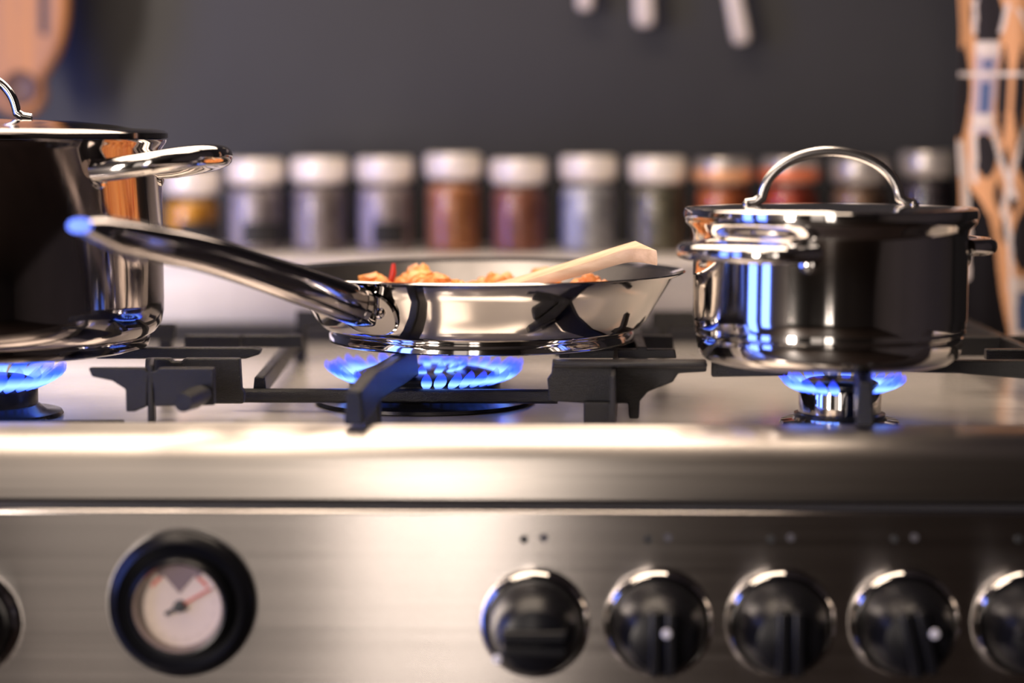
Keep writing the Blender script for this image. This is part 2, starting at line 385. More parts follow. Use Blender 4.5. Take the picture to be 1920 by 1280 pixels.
# middle support
g = grate('pan_support', 'black cast iron pan support under the frying pan in the middle')
bm = bmesh.new(); p0 = at(440, 741, 1.40); p1 = at(1045, 743, 1.38)
sweep(bm, [p0, p0.lerp(p1, .5), p1], (0.005, 0.005), 16, power=3); gpart('front_rail', bm, g, 0)
bm = bmesh.new()   # right web
plate(bm, [PX(1036, 672, 1.335), PX(1325, 672, 1.335), PX(1325, 697, 1.335), PX(1272, 700, 1.335), PX(1262, 716, 1.335), PX(1215, 735, 1.335), PX(1200, 752, 1.335), PX(1198, 785, 1.335), PX(1180, 785, 1.335), PX(1178, 756, 1.335), PX(1100, 756, 1.335), PX(1030, 752, 1.335), PX(1026, 712, 1.335), PX(1034, 700, 1.335)], 1.335, 1.343)
gpart('cross_web', bm, g)
bm = bmesh.new(); plate(bm, [PX(1036, 672, 1.333), PX(1325, 672, 1.333), PX(1325, 688, 1.333), PX(1036, 688, 1.333)], 1.325, 1.335); gpart('web_lip', bm, g, 0.002)
bm = bmesh.new(); xa, xb = X(1150, 1.28, 0.02), X(1158, 1.50, 0.02)
bar(bm, (xa, 1.295), (xb, 1.50), 0.0042, 0.0015, 0.038, 0.012, TOP); gpart('finger', bm, g, 0.0006)
bm = bmesh.new(); q = at(1122, 772, 1.345); box(bm, q.x-0.010, q.x+0.010, 1.325, 1.345, H0+0.0005, H0+0.0165); gpart('foot', bm, g)
for (a, bx, ya, yb, Y) in ((1040, 1262, 628, 668, 1.50), (1048, 1266, 655, 672, 1.42)):
    bm = bmesh.new(); plate(bm, [PX(a, ya, Y), PX(bx, ya, Y), PX(bx+3, yb, Y), PX(a, yb, Y)], Y, Y+0.01); gpart('rear_web', bm, g)
# diagonal front finger
bm = bmesh.new(); qa = (X(676, 1.215, 0.03), 1.222+0.02); qb = (X(768, 1.40, 0.04), 1.41)
bar(bm, (qa[0], 1.282), qb, 0.0125, 0.022, TOP-0.001, 0.024, TOP)
bar(bm, (X(664, 1.235, .02), 1.232), (qa[0], 1.284), 0.0135, 0.0135, 0.036, 0.022, TOP-0.001)
gpart('finger', bm, g, 0.002)
bm = bmesh.new(); box(bm, qa[0]-0.004, qa[0]+0.006, 1.284, 1.296, H0+0.0004, H0+0.026); gpart('foot', bm, g, 0.002)
# left webs of the middle support
bm = bmesh.new()
Yc = 1.350
plate(bm, [PX(272, 672, Yc), PX(318, 672, Yc), PX(322, 678, Yc), PX(340, 678, Yc), PX(344, 672, Yc), PX(449, 672, Yc), PX(452, 728, Yc), PX(458, 736, Yc), PX(456, 757, Yc), PX(300, 757, Yc), PX(290, 740, Yc), PX(270, 730, Yc)], Yc, Yc+0.009)
gpart('cross_web', bm, g)
bm = bmesh.new(); Yc = 1.345; sweep(bm, [at(342, 755, 1.265), at(362, 746, 1.282), at(380, 738, 1.2985)], [(0.006, 0.006), (0.0072, 0.0072), (0.0062, 0.0062)], 18); gpart('rubber_foot', bm, g, 0)
for a, bx, ya, yb, Y in ((345, 450, 629, 654, 1.515), (452, 565, 629, 652, 1.50)):
    bm = bmesh.new(); plate(bm, [PX(a, ya, Y), PX(bx, ya, Y), PX(bx, yb, Y), PX(a, yb, Y)], Y, Y+0.01); gpart('rear_web', bm, g)
bm = bmesh.new(); bar(bm, (X(470, 1.36), 1.40), (X(520, 1.60), 1.72), 0.010, 0.012, 0.024); gpart('side_rail', bm, g)
bm = bmesh.new(); bar(bm, (X(520, 1.60), 1.72), (X(1180, 1.72), 1.72), 0.010, 0.030, TOP); gpart('rear_rail', bm, g)
bm = bmesh.new(); bar(bm, (X(1200, 1.45), 1.42), (X(1180, 1.72), 1.72), 0.010, 0.030, TOP); gpart('side_rail', bm, g)
bm = bmesh.new(); bar(bm, (bC.x+0.05, 1.72), (bC.x+0.03, 1.53), 0.008, 0.020, TOP, 0.028, TOP); gpart('finger', bm, g)
# left support
g = grate('pan_support', 'black cast iron pan support under the tall pot on the left')
Yc = 1.300
bm = bmesh.new()
plate(bm, [PX(165, 690, Yc), PX(272, 690, Yc), PX(275, 696, Yc), PX(292, 696, Yc), PX(295, 690, Yc), PX(400, 690, Yc), PX(402, 760, Yc), PX(290, 762, Yc), PX(288, 730, Yc), PX(283, 706, Yc), PX(277, 706, Yc), PX(276, 762, Yc), PX(252, 772, Yc), PX(236, 772, Yc), PX(235, 730, Yc), PX(210, 714, Yc), PX(172, 706, Yc)], Yc, Yc+0.008)
gpart('cross_web', bm, g)
bm = bmesh.new(); bar(bm, (X(232, 1.30, 0), 1.302), (X(120, 1.245, 0)-0.16, 1.29), 0.007, 0.0005, 0.007); gpart('front_rail', bm, g)
bm = bmesh.new(); bar(bm, (X(283, 1.30, .02), 1.300), (X(283, 1.34, .02), 1.345), 0.005, 0.0015, TOP); gpart('finger', bm, g)
for a, bx, ya, yb, Y in ((180, 490, 652, 673, 1.412),):
    bm = bmesh.new(); plate(bm, [PX(a, ya, Y), PX(bx-18, ya, Y), PX(bx, ya+3, Y), PX(bx-4, yb-8, Y), PX(bx-30, yb, Y), PX(a, yb, Y)], Y, Y+0.009); gpart('cross_web', bm, g)
bm = bmesh.new(); bar(bm, (bL.x, 1.46), (bL.x, 1.60), 0.008, 0.020, TOP, 0.030, TOP); gpart('finger', bm, g)
bm = bmesh.new(); bar(bm, (bL.x-0.05, 1.37), (XL+0.02, 1.37), 0.008, 0.020, TOP, 0.0, TOP); gpart('finger', bm, g)
bm = bmesh.new(); bar(bm, (XL+0.025, 1.60), (X(330, 1.60), 1.60), 0.010, 0.030, TOP); gpart('rear_rail', bm, g)
# right support
g = grate('pan_support', 'black cast iron pan support under the small lidded pot on the right')
bm = bmesh.new(); bar(bm, (X(1335, 1.335), 1.340), (bR.x-0.035, 1.340), 0.008, 0.032, TOP, 0.033, TOP); gpart('finger', bm, g)
bm = bmesh.new()
Yc = 1.335
plate(bm, [PX(1650, 674, Yc), PX(1990, 674, Yc), PX(1990, 760, Yc), PX(1960, 760, Yc), PX(1940, 712, Yc), PX(1800, 700, Yc), PX(1650, 697, Yc)], Yc, Yc+0.009)
gpart('finger', bm, g)
bm = bmesh.new(); bar(bm, (X(1625, 1.235, 0.03), 1.238), (X(1622, 1.30, 0.04), 1.311), 0.0125, 0.0125, TOP-0.003, 0.033, TOP); bar(bm, (X(1623, 1.28, 0.02), 1.283), (X(1622, 1.295, 0.02), 1.297), 0.0120, 0.0004, 0.030); gpart('finger', bm, g, 0.002)
bm = bmesh.new(); bar(bm, (bR.x, 1.38), (bR.x, 1.72), 0.008, 0.026, TOP, 0.030, TOP); gpart('finger', bm, g)
for a, bx, ya, yb, Y in ((1790, 2010, 629, 668, 1.50), (1850, 2010, 655, 676, 1.41)):
    bm = bmesh.new(); plate(bm, [PX(a, ya, Y), PX(bx, ya, Y), PX(bx, yb, Y), PX(a, yb, Y)], Y, Y+0.01); gpart('rear_web', bm, g)
bm = bmesh.new(); bar(bm, (X(1985, 1.34), 1.335), (X(1985, 1.34), 1.72), 0.010, 0.030, TOP); gpart('side_rail', bm, g)
bm = bmesh.new(); bar(bm, (X(1220, 1.72), 1.72), (X(1985, 1.34), 1.72), 0.010, 0.030, TOP); gpart('rear_rail', bm, g)

def feet(par, spots):
    for x, y in spots:
        bm = bmesh.new(); box(bm, x-0.005, x+0.005, y-0.006, y+0.006, H0+0.0004, H0+0.031); gpart('foot', bm, par)
gs_ = [o for o in bpy.data.objects if o.name.startswith('pan_support')]
feet(gs_[0], [(X(520, 1.60)+0.004, 1.715), (X(1180, 1.72), 1.712)])
feet(gs_[1], [(XL+0.030, 1.600), (X(330, 1.60)-0.008, 1.600)])
feet(gs_[2], [(X(1985, 1.34), 1.712), (X(1220, 1.72)+0.010, 1.720)])
# a tongue of flame is left out where an iron finger stands in its way
from mathutils.bvhtree import BVHTree
bpy.context.view_layer.update()
def world_tree(o, grow=0.0):
    return BVHTree.FromPolygons([o.matrix_world @ v.co for v in o.data.vertices], [list(p.vertices) for p in o.data.polygons])
irons = [world_tree(o) for o in bpy.data.objects if o.type == 'MESH' and o.data.materials and o.data.materials[0] == M['iron']]
for o in [o for o in bpy.data.objects if o.name.startswith('flame')]:
    t = world_tree(o)
    if any(t.overlap(k) for k in irons): bpy.data.objects.remove(o)

# ------------------------------------------------------------------ frying pan
ZP = H0+TOP+0.0004
PCY = 1.46; pcx = at(903, 505, PCY).x
pan = thing('frying_pan', 'shallow stainless steel frying pan with a long curved steel handle', 'frying pan', (pcx, PCY, ZP))
hr = at(903, 506, PCY).z-ZP
R = 0.1475
bm = bmesh.new()
lathe(bm, [(0, 0), (0.108, 0), (0.1105, 0.001), (0.1105, 0.0065), (0.109, 0.0078), (0.1105, 0.009), (0.115, 0.0115), (0.120, 0.017), (0.126, 0.027), (0.133, 0.038), (0.139, hr-0.004), (R-0.001, hr-0.0012), (R, hr-0.0004), (R-0.001, hr+0.0004),
           (0.1385, hr-0.002)], 160)
obj('pan_body', bm, M['polished'], pan, smooth=50)
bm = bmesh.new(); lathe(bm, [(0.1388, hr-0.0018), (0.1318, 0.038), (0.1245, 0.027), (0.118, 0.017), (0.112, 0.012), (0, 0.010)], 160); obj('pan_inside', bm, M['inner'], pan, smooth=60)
# long handle, traced in space from the wall of the pan to the tip nearer the camera
hp = []
for (px, py, s) in ((664, 572, 0.0), (628, 559, 0.09), (560, 534, 0.22), (470, 503, 0.37), (380, 475, 0.53), (300, 458, 0.67), (235, 445, 0.80), (180, 430, 0.92), (150, 423, 1.0)):
    Y = 1.336-(1.336-1.150)*s
    hp.append(tuple(at(px, py, Y)-Vector((pcx, PCY, ZP))))
rad = [(0.0135, 0.0132), (0.0132, 0.0130), (0.0125, 0.0124), (0.0120, 0.0116), (0.0122, 0.0114), (0.0130, 0.0114), (0.0138, 0.0110), (0.0128, 0.0078), (0.0085, 0.0042)]
hh = smoothpath([p+r for p, r in zip(hp, rad)], 8)
bm = bmesh.new(); sweep(bm, hh, [(p[3], p[4]) for p in hh], 32, power=2.3)
hd = obj('handle', bm, M['dark_polished'], pan, smooth=60)
bm = bmesh.new(); ctr = Vector(hp[0]); dirn = (Vector(hp[0])-Vector(hp[1])).normalized()
sweep(bm, [ctr-dirn*0.002, ctr+dirn*0.003], (0.0140, 0.0133), 32, power=2.3); obj('handle_ferrule', bm, M['polished'], hd)
# bracket that follows the wall of the pan, with two rivets
def wallpt(ang, z, off):   # point on the slanting wall
    t = (z-0.0115)/(hr-0.0155); r = 0.115+(0.139-0.115)*t**0.75+off
    return Vector((r*math.sin(ang), -r*math.cos(ang), z))
rv = at(713, 577, 1.345)-Vector((pcx, PCY, ZP)); aR = math.atan2(rv.x, -rv.y)
bm = bmesh.new(); ac = aR-0.11; n = 40
c1 = bm.verts.new(wallpt(ac, 0.028, 0.0030)); ring1 = []; ring2 = []
for k in range(n):
    t = 2*PI*k/n
    ca = math.copysign(abs(math.cos(t))**0.8, math.cos(t)); sa = math.copysign(abs(math.sin(t))**0.8, math.sin(t))
    ring1.append(bm.verts.new(wallpt(ac+0.19*ca, 0.0285+0.0150*sa, 0.0030))); ring2.append(bm.verts.new(wallpt(ac+0.195*ca, 0.0285+0.0156*sa, 0.0)))
for k in range(n):
    j = (k+1) % n; bm.faces.new((c1, ring1[k], ring1[j])); bm.faces.new((ring1[k], ring2[k], ring2[j], ring1[j]))
obj('handle_bracket', bm, M['polished'], pan, smooth=40)
for ang in (aR, ac-0.13):
    p = wallpt(ang, 0.030, 0.003); bm = bmesh.new(); lathe(bm, [(0.0040, -0.001), (0.0040, 0.0004), (0.0030, 0.0020), (0, 0.0030)], 24, 'Y')
    obj('rivet', bm, M['polished'], pan, loc=p, rot=(-0.35, 0, ang))
# strut from ferrule to bracket
bm = bmesh.new(); w0 = wallpt(ac-0.02, 0.022, 0.002); sweep(bm, [Vector(hp[0])+Vector((0.0, 0.004, -0.006)), Vector(hp[0]).lerp(w0, 0.5)+Vector((0, 0, -0.004)), w0], [(0.008, 0.005), (0.008, 0.004), (0.010, 0.003)], 20)
obj('handle_strut', bm, M['polished'], pan, smooth=60)

# food --------------------------------------------------------------------
bm = bmesh.new()
zi = ZP+0.0122
def lump(bm, c, r, sq=(1, 1, 1)):
    c = Vector(c); dx, dy = c.x-pcx, c.y-PCY; rr = math.hypot(dx, dy); h_ = max(c.z-ZP, 0)
    lim = (0.107 if h_ < 0.02 else 0.113 if h_ < 0.032 else 0.121)-r*1.45
    if rr > lim: c.x = pcx+dx*lim/rr; c.y = PCY+dy*lim/rr
    if c.z-r*1.3 < zi: c.z = zi+r*1.3
    ret = bmesh.ops.create_icosphere(bm, subdivisions=2, radius=r)
    ph = [random.uniform(0, 6) for _ in range(3)]
    for v in ret['verts']:
        d = v.co.normalized(); k = 1+0.22*math.sin(3*d.x+ph[0])*math.cos(3*d.y+ph[1])+0.14*math.sin(5*d.z+ph[2])
        v.co = Vector((v.co.x*k*sq[0], v.co.y*k*sq[1], v.co.z*k*sq[2]))+Vector(c)
for i in range(420):
    a = random.uniform(0, 2*PI); r = 0.098*math.sqrt(random.random())
    x, y = pcx+r*math.cos(a), PCY+r*math.sin(a)
    hz = 0.006+0.010*random.random()
    lump(bm, (x, y, zi+hz), random.uniform(0.005, 0.008))
def heap(px, Y, pytop, sx, sy, n):
    top = at(px, pytop, Y)
    for i in range(n):
        u, v = random.gauss(0, 1), random.gauss(0, 1)
        k = math.exp(-(u*u+v*v)/2)
        hgt = (top.z-zi-0.010)*k*random.uniform(0.75, 1.0)
        lump(bm, (top.x+u*sx, Y+v*sy, zi+0.006+max(hgt, 0)), random.uniform(0.0045, 0.008))
        for q in range(int(max(hgt, 0)/0.010)):
            lump(bm, (top.x+u*sx, Y+v*sy, zi+0.006+q*0.010), 0.008)
heap(705, 1.48, 509, 0.012, 0.014, 60)
heap(785, 1.50, 497, 0.016, 0.014, 90)
heap(830, 1.47, 517, 0.020, 0.014, 60)
heap(935, 1.50, 510, 0.020, 0.014, 60)
heap(1015, 1.53, 495, 0.008, 0.012, 40)
heap(1110, 1.47, 514, 0.016, 0.014, 60)
fo = obj('cooked_mince', bm, M['food']); tag(fo, 'orange brown cooked mince heaped inside the frying pan', 'food', kind='stuff')
bm = bmesh.new(); sweep(bm, [at(733, 530, 1.48), at(737, 512, 1.48), at(738, 494, 1.48)], [(0.0022, 0.0022), (0.0026, 0.0024), (0.0014, 0.0014)], 12)
tag(obj('pepper_strip', bm, M['pepper']), 'thin red pepper strip standing up out of the mince', 'pepper strip')

# wooden spatula ----------------------------------------------------------
far = smoothpath([tuple(at(*q)) for q in ((900, 536, 1.45), (960, 521, 1.45), (1075, 487, 1.44), (1150, 463, 1.43), (1190, 451, 1.425))], 6)
near = smoothpath([tuple(at(*q)) for q in ((925, 546, 1.43), (985, 527, 1.425), (1100, 492, 1.415), (1180, 467, 1.405), (1232, 470, 1.385))], 6)
bm = bmesh.new(); rings = []
for kk, (p, q) in enumerate(zip(far, near)):
    p, q = Vector(p), Vector(q); dn = Vector((0.05, 0.10, -1)).normalized()*(0.006+0.0045*kk/(len(far)-1)); e = (q-p).normalized()*0.0012
    rings.append([bm.verts.new(v) for v in (p+dn*0.25, p+e, q-e, q+dn*0.25, q+dn*0.75, q+dn-e, p+dn+e, p+dn*0.75)])
for A_, B_ in zip(rings, rings[1:]):
    for k in range(8): bm.faces.new((A_[k], A_[(k+1) % 8], B_[(k+1) % 8], B_[k]))
bm.faces.new(rings[0]); bm.faces.new(rings[-1][::-1])
tag(obj('wooden_spatula', bm, M['wood_spatula'], smooth=30), 'pale wooden spatula propped on the rim of the frying pan', 'spatula')

# ------------------------------------------------------------------ pots
def arch(bm, half, height, r, n=28, lean=0.0):
    pts = []
    for i in range(n+1):
        a = PI*i/n
        pts.append(Vector((-half*math.cos(a), lean*math.sin(a), height*math.sin(a)**0.92)))
    pts = [Vector((-half-0.010, 0, 0.0005)), Vector((-half-0.004, 0, 0.0015))]+pts[1:-1]+[Vector((half+0.004, 0, 0.0015)), Vector((half+0.010, 0, 0.0005))]
    sweep(bm, pts, (r, r*0.8), 16, up=Vector((0, 1, 0)))
def loop_handle(bm, out, half, thick, drop=0.0):
    """side handle: a flat loop standing out along +x from the pot wall"""
    pts = []
    n = 24
    for i in range(n+1):
        a = -PI/2+PI*i/n
        pts.append(Vector((out*math.cos(a)**0.7 if math.cos(a) > 1e-6 else 0, half*math.sin(a), drop*math.cos(a))))
    sweep(bm, pts, (thick*1.0, thick*0.66), 16, power=2.5)
# small pot on the right
RC = (at(1555, 500, 1.33).x, 1.33)
sp = thing('saucepan', 'small stainless steel pot with arched lid handle over the right burner', 'pot', (RC[0], RC[1], ZP))
zr = at(1551, 411, 1.33).z-ZP; ztop = at(1551, 388, 1.33).z-ZP
Rp = 0.0895
bm = bmesh.new()
lathe(bm, [(0, 0), (0.0765, 0), (0.0805, 0.0012), (0.0843, 0.0045), (0.0862, 0.0090), (0.0870, 0.0150), (0.0871, 0.0172), (0.0860, 0.0180), (0.0875, 0.0190), (0.0886, 0.0240), (Rp, 0.032), (Rp, zr-0.010), (Rp+0.001, zr-0.006), (Rp+0.005, zr-0.002), (Rp+0.0055, zr),
           (Rp+0.003, zr), (Rp-0.001, zr-0.006), (Rp-0.001, 0.02), (0, 0.010)], 144)
obj('pot_body', bm, M['polished'], sp, smooth=40)
bm = bmesh.new(); RL = 0.0952
lathe(bm, [(0, zr+0.0005), (RL-0.002, zr+0.0005), (RL, zr+0.001), (RL+0.0006, zr+0.003), (RL, ztop-0.0012), (RL-0.0015, ztop), (RL-0.010, ztop+0.0002), (RL-0.03, ztop+0.0012), (0, ztop+0.0022)], 144)
ld = obj('lid', bm, M['polished'], sp, smooth=40)
bm = bmesh.new(); arch(bm, 0.0455, at(1551, 284, 1.33).z-at(1551, 384, 1.33).z, 0.0034); obj('lid_handle', bm, M['satin'], ld, loc=(0, 0, ztop+0.0015), smooth=60)
for sx in (-0.0545, 0.0545):
    bm = bmesh.new(); lathe(bm, [(0.0036, 0), (0.0036, 0.0012), (0.0026, 0.0028), (0, 0.0034)], 20); obj('rivet', bm, M['satin'], ld, loc=(sx, 0, ztop+0.0008))
def side_handle(par, R, z, ang, out, half, th, mt, drop=0.0):
    bm = bmesh.new(); loop_handle(bm, out, half, th, drop)
    bmesh.ops.translate(bm, verts=bm.verts[:], vec=(math.sqrt(max(R*R-half*half, 0))-0.001, 0, 0))
    h = obj('side_handle', bm, mt, par, loc=(0, 0, z), rot=(0, 0, ang), smooth=60)
    for s in (-1, 1):
        bm = bmesh.new(); a = s*math.asin(min(half/R, 1))
        lathe(bm, [(0.0062, -0.001), (0.0062, 0.0012), (0.0045, 0.0022), (0, 0.0026)], 24, 'Y')
        o = obj('mounting_plate', bm, mt, h, loc=(R*math.cos(a), R*math.sin(a), -0.006), rot=(0, 0, a+PI/2))
    return h
zh = at(1310, 472, 1.27).z-ZP
side_handle(sp, Rp, zh, PI+0.80, 0.032, 0.043, 0.0088, M['polished'])
zh = at(1830, 458, 1.36).z-ZP
side_handle(sp, Rp, zh, 0.42, 0.028, 0.043, 0.0088, M['polished'])
# tall pot on the left
LC = (at(-35, 480, 1.395).x, 1.395)
lp = thing('stock_pot', 'tall polished steel stock pot with lid cut by the left edge', 'pot', (LC[0], LC[1], ZP))
Rb = (at(298, 480, 1.39).x-LC[0]); zt = at(0, 262, 1.395).z-ZP
bm = bmesh.new()
lathe(bm, [(0, 0), (Rb-0.016, 0), (Rb-0.0115, 0.0015), (Rb-0.010, 0.006), (Rb-0.0105, 0.009), (Rb-0.006, 0.012), (Rb-0.002, 0.018), (Rb-0.0003, 0.026), (Rb, 0.034), (Rb, zt-0.006), (Rb+0.003, zt-0.002), (Rb+0.0035, zt), (Rb, zt), (Rb-0.001, zt-0.01), (Rb-0.001, 0.03), (0, 0.01)], 160)
obj('pot_body', bm, M['dark_polished'], lp, smooth=40)
bm = bmesh.new()
lathe(bm, [(0, zt+0.0005), (Rb+0.001, zt+0.0005), (Rb+0.0045, zt+0.001), (Rb+0.0045, zt+0.0045), (Rb+0.002, zt+0.0065), (Rb-0.004, zt+0.0075), (Rb-0.012, zt+0.0068), (Rb-0.03, zt+0.0100), (Rb-0.06, zt+0.0130), (0, zt+0.015)], 160)
ld = obj('lid', bm, M['dark_polished'], lp, smooth=40)
bm = bmesh.new(); arch(bm, 0.0275, 0.030, 0.0032); obj('lid_handle', bm, M['polished'], ld, loc=(0, 0, zt+0.0145), smooth=60)
zh = at(250, 318, 1.36).z-ZP
h = side_handle(lp, Rb, zh, -0.30, 0.060, 0.042, 0.0115, M['polished'], 0.010)

# ------------------------------------------------------------------ shelf and spice jars
ZS = H0+0.0765; YS = YB+0.0305
sh = bmesh.new(); box(sh, XL, XR, YB-0.006, YW-0.0005, ZS-0.0025, ZS)
box(sh, XL, XR, YB-0.008, YB-0.0010, at(960, 496, YB).z, ZS)
so = obj('spice_shelf', sh, M['shelf'], bev=0.001)
tag(so, 'pale metal shelf behind the cooker carrying the spice jars', 'shelf')
JY = 2.03
contents = {
    'turmeric': ((0.92, 0.50, 0.08), (0.75, 0.36, 0.05)), 'greyseed': ((0.62, 0.55, 0.58), (0.34, 0.30, 0.32)), 'pepper': ((0.52, 0.45, 0.45), (0.26, 0.21, 0.21)),
    'mauve': ((0.78, 0.68, 0.68), (0.50, 0.42, 0.43)), 'orange': ((0.85, 0.42, 0.20), (0.60, 0.24, 0.10)), 'redbrown': ((0.66, 0.30, 0.21), (0.36, 0.13, 0.08)),
    'salt': ((0.95, 0.94, 0.94), (0.50, 0.50, 0.55)), 'herb': ((0.42, 0.38, 0.27), (0.12, 0.11, 0.08)), 'paprika': ((0.78, 0.28, 0.10), (0.50, 0.12, 0.04)),
    'chilli': ((0.75, 0.12, 0.04), (0.35, 0.05, 0.03)), 'nutmeg': ((0.42, 0.26, 0.16), (0.20, 0.12, 0.08)), 'clove': ((0.10, 0.08, 0.09), (0.04, 0.03, 0.04))}
for k, (c1, c2) in contents.items(): M['c_'+k] = mat('spice_'+k, c1, 0.8, color2=c2, nscale=(90, 90, 90))
jars = [
    (360, 318, 'turmeric', 'label', 'pale', 'yellow orange', 'spice jar of yellow orange powder with black label beside the stock pot'),
    (480, 297, 'greyseed', 'label', 'pale', '', 'spice jar of dark seeds with a black label, second in the row'),
    (600, 294, 'pepper', None, 'pale', '', 'spice jar of grey brown spice without a label, between two black labelled jars'),
    (722, 294, 'mauve', 'label', 'pale', '', 'spice jar of mauve grey spice with a small black label, fourth in row'),
    (850, 287, 'orange', None, 'pale', '', 'slightly taller spice jar of orange brown powder under a pale lid'),
    (972, 297, 'redbrown', None, 'pale', '', 'spice jar of reddish brown powder, behind the middle of the frying pan'),
    (1103, 291, 'salt', None, 'pale', '', 'spice jar of white and glassy salt crystals behind the spatula'),
    (1232, 294, 'herb', None, 'pale', '', 'spice jar of grey green dried herbs left of the small pot'),
    (1355, 296, 'paprika', None, 'orange', '', 'spice jar of orange paprika with an orange banded lid, left of the lid handle arch'),
    (1480, 295, 'chilli', None, 'red', '', 'spice jar of red chilli with a red banded lid inside the lid handle arch'),
    (1610, 296, 'nutmeg', None, 'grey', '', 'spice jar of brown nutmeg with a dull lid under the arch of the lid handle'),
    (1738, 283, 'clove', None, 'grey', '', 'spice jar of nearly black cloves with grey lid beside the patterned towel')]
M['lid_orange'] = mat('jar_lid_orange', (0.85, 0.42, 0.20), 0.32, 0.2, noise=0.1, nscale=(40, 40, 40))
M['lid_red'] = mat('jar_lid_red', (0.80, 0.20, 0.08), 0.32, 0.2, noise=0.1, nscale=(40, 40, 40))
rj = 0.0285
def sc(prof, k): return [(r, z*k) for r, z in prof]
def jar_parts(ht):
    """meshes for a jar of height ht standing on z = 0"""
    zb = ht-0.027
    g = bmesh.new()
    lathe(g, [(0, 0.0), (rj-0.003, 0.0), (rj, 0.003), (rj, zb-0.012), (rj-0.002, zb-0.004), (rj-0.006, zb), (rj-0.006, zb+0.003)], 48)
    c = bmesh.new(); lathe(c, [(0, 0.002), (rj-0.003, 0.002), (rj-0.0018, 0.005), (rj-0.0018, zb-0.012), (rj-0.0045, zb-0.006), (0, zb-0.004)], 48)
    l = bmesh.new(); lathe(l, [(0, zb+0.001), (rj-0.004, zb+0.001), (rj-0.001, zb+0.004), (rj+0.0002, zb+0.009), (rj+0.0004, ht-0.005), (rj-0.0012, ht-0.0015), (rj-0.005, ht), (0, ht)], 48)
    return g, c, l
for px, py, cont, lab, lid, _, label in jars:
    x = X(px, JY, 0.12); ht = at(px, py, JY-rj).z-ZS-0.0004
    j = thing('spice_jar', label, 'spice jar', (x, JY, ZS+0.0004), 'spice jars in a row on the shelf')
    g, c, l = jar_parts(ht)
    gl = obj('jar_glass', g, M['glass'], j); obj('contents', c, M['c_'+cont], j)
    ll = obj('lid', l, M['lid_pale' if lid == 'pale' else 'lid_grey'], j)
    if lid in ('orange', 'red'):
        ll['label'] = lid+' banded lid'
        bm = bmesh.new(); zb = ht-0.027
        lathe(bm, [(rj-0.001, zb+0.0035), (rj+0.0011, zb+0.006), (rj+0.0012, zb+0.015), (rj+0.0006, zb+0.0155)], 48); obj('lid_band', bm, M['lid_'+lid], ll)
    if lab:
        bm = bmesh.new(); A_ = []
        w = 0.75 if cont != 'mauve' else 0.60; off = {'turmeric': 0.45, 'greyseed': 0.40, 'mauve': 0.25}[cont]
        for i in range(17):
            a = -PI/2+off+(-w+2*w*i/16)
            A_.append([bm.verts.new(((rj+0.0005)*math.cos(a), (rj+0.0005)*math.sin(a), z)) for z in (0.008, at(px, 418, JY-rj).z-ZS)])
        for p, q in zip(A_, A_[1:]): bm.faces.new((p[0], q[0], q[1], p[1]))
        obj('label', bm, M['label_black'], j)

# ------------------------------------------------------------------ on the wall
zk = at(1200, -160, 2.12).z
bm = bmesh.new(); box(bm, X(1000, 2.12, .2), X(1500, 2.12, .2), YW-0.016, YW-0.0005, zk+0.08, zk+0.12)
rk = obj('knife_rack', bm, M['satin'], bev=0.002); tag(rk, 'steel knife rack bar on the dark wall above the handles', 'knife rack')
for px, py, wpx, dx, label in ((1097, 20, 32, -2, 'knife with pale handle end, the shortest of three hanging down the wall'),
                               (1209, 50, 38, -6, 'knife with pale handle hanging between two others on the dark wall'),
                               (1392, 82, 34, -28, 'knife with pale slanting handle reaching lowest of the three')):
    Y = 2.125; p = at(px, py, Y); q = at(px+dx*1.5, py-220, Y); w = wpx/F*Y/2
    k = thing('kitchen_knife', label, 'knife', (p.x, Y, p.z), 'knives hanging on the wall')
    e = q-p; bm = bmesh.new()
    path = [e*t for t in (0.0, 0.02, 0.06, 0.2, 0.5, 0.85, 1.0)]
    sweep(bm, path, [(w*0.55, .004), (w*0.85, .007), (w, .009), (w, .0095), (w*.9, .0085), (w*1.05, .0095), (w*.9, .008)], 20, up=Vector((0, 1, 0)), power=3)
    obj('knife_handle', bm, M['handle_cream'], k, smooth=60)
    bm = bmesh.new(); topz = zk+0.14-p.z
    plate(bm, [(e.x-0.010, e.z-0.002), (e.x+0.016, e.z-0.002), (e.x+0.014, topz), (e.x-0.008, topz+0.03)], 0.006, 0.0085)
    obj('blade', bm, M['satin'], k)

# wooden board with a round end, hanging at the left
Yb_ = 2.03
out = []
pts = [(128, -260), (127, -60), (125, 20), (118, 66), (106, 102), (92, 128), (80, 146), (79, 158), (82, 176), (76, 198), (60, 213), (38, 219), (14, 215), (-6, 203), (-16, 182), (-14, 160), (-18, 146), (-34, 126), (-52, 100), (-64, 66), (-70, 20), (-72, -60), (-72, -260)]
sp_ = smoothpath(pts, 4)
bm = bmesh.new(); plate(bm, [PX(x, y, Yb_) for x, y in sp_], Yb_, Yb_+0.024)
c = at(30, 0, Yb_)
wb = obj('wooden_board', bm, M['wood_board'], bev=0.007); tag(wb, 'orange brown wooden board with round end hanging on wall above the stock pot', 'wooden board')
bm = bmesh.new(); q = at(38, 166, Yb_); lathe(bm, [(0.0, 0.0006), (0.011, 0.0006), (0.0155, 0.0025), (0.018, 0.0012), (0.0185, -0.001)], 32, 'Y')
o = obj('round_hollow', bm, mat('dark_hollow', (0.13, 0.06, 0.04), 0.5, noise=0.2), wb, loc=q)
bm = bmesh.new(); box(bm, -0.004, 0.004, -0.0012, 0.001, -0.045, 0.035); obj('slot', bm, mat('dark_slot', (0.08, 0.05, 0.05), 0.6, noise=0.2), wb, loc=at(80, -20, Yb_), bev=0.0005)

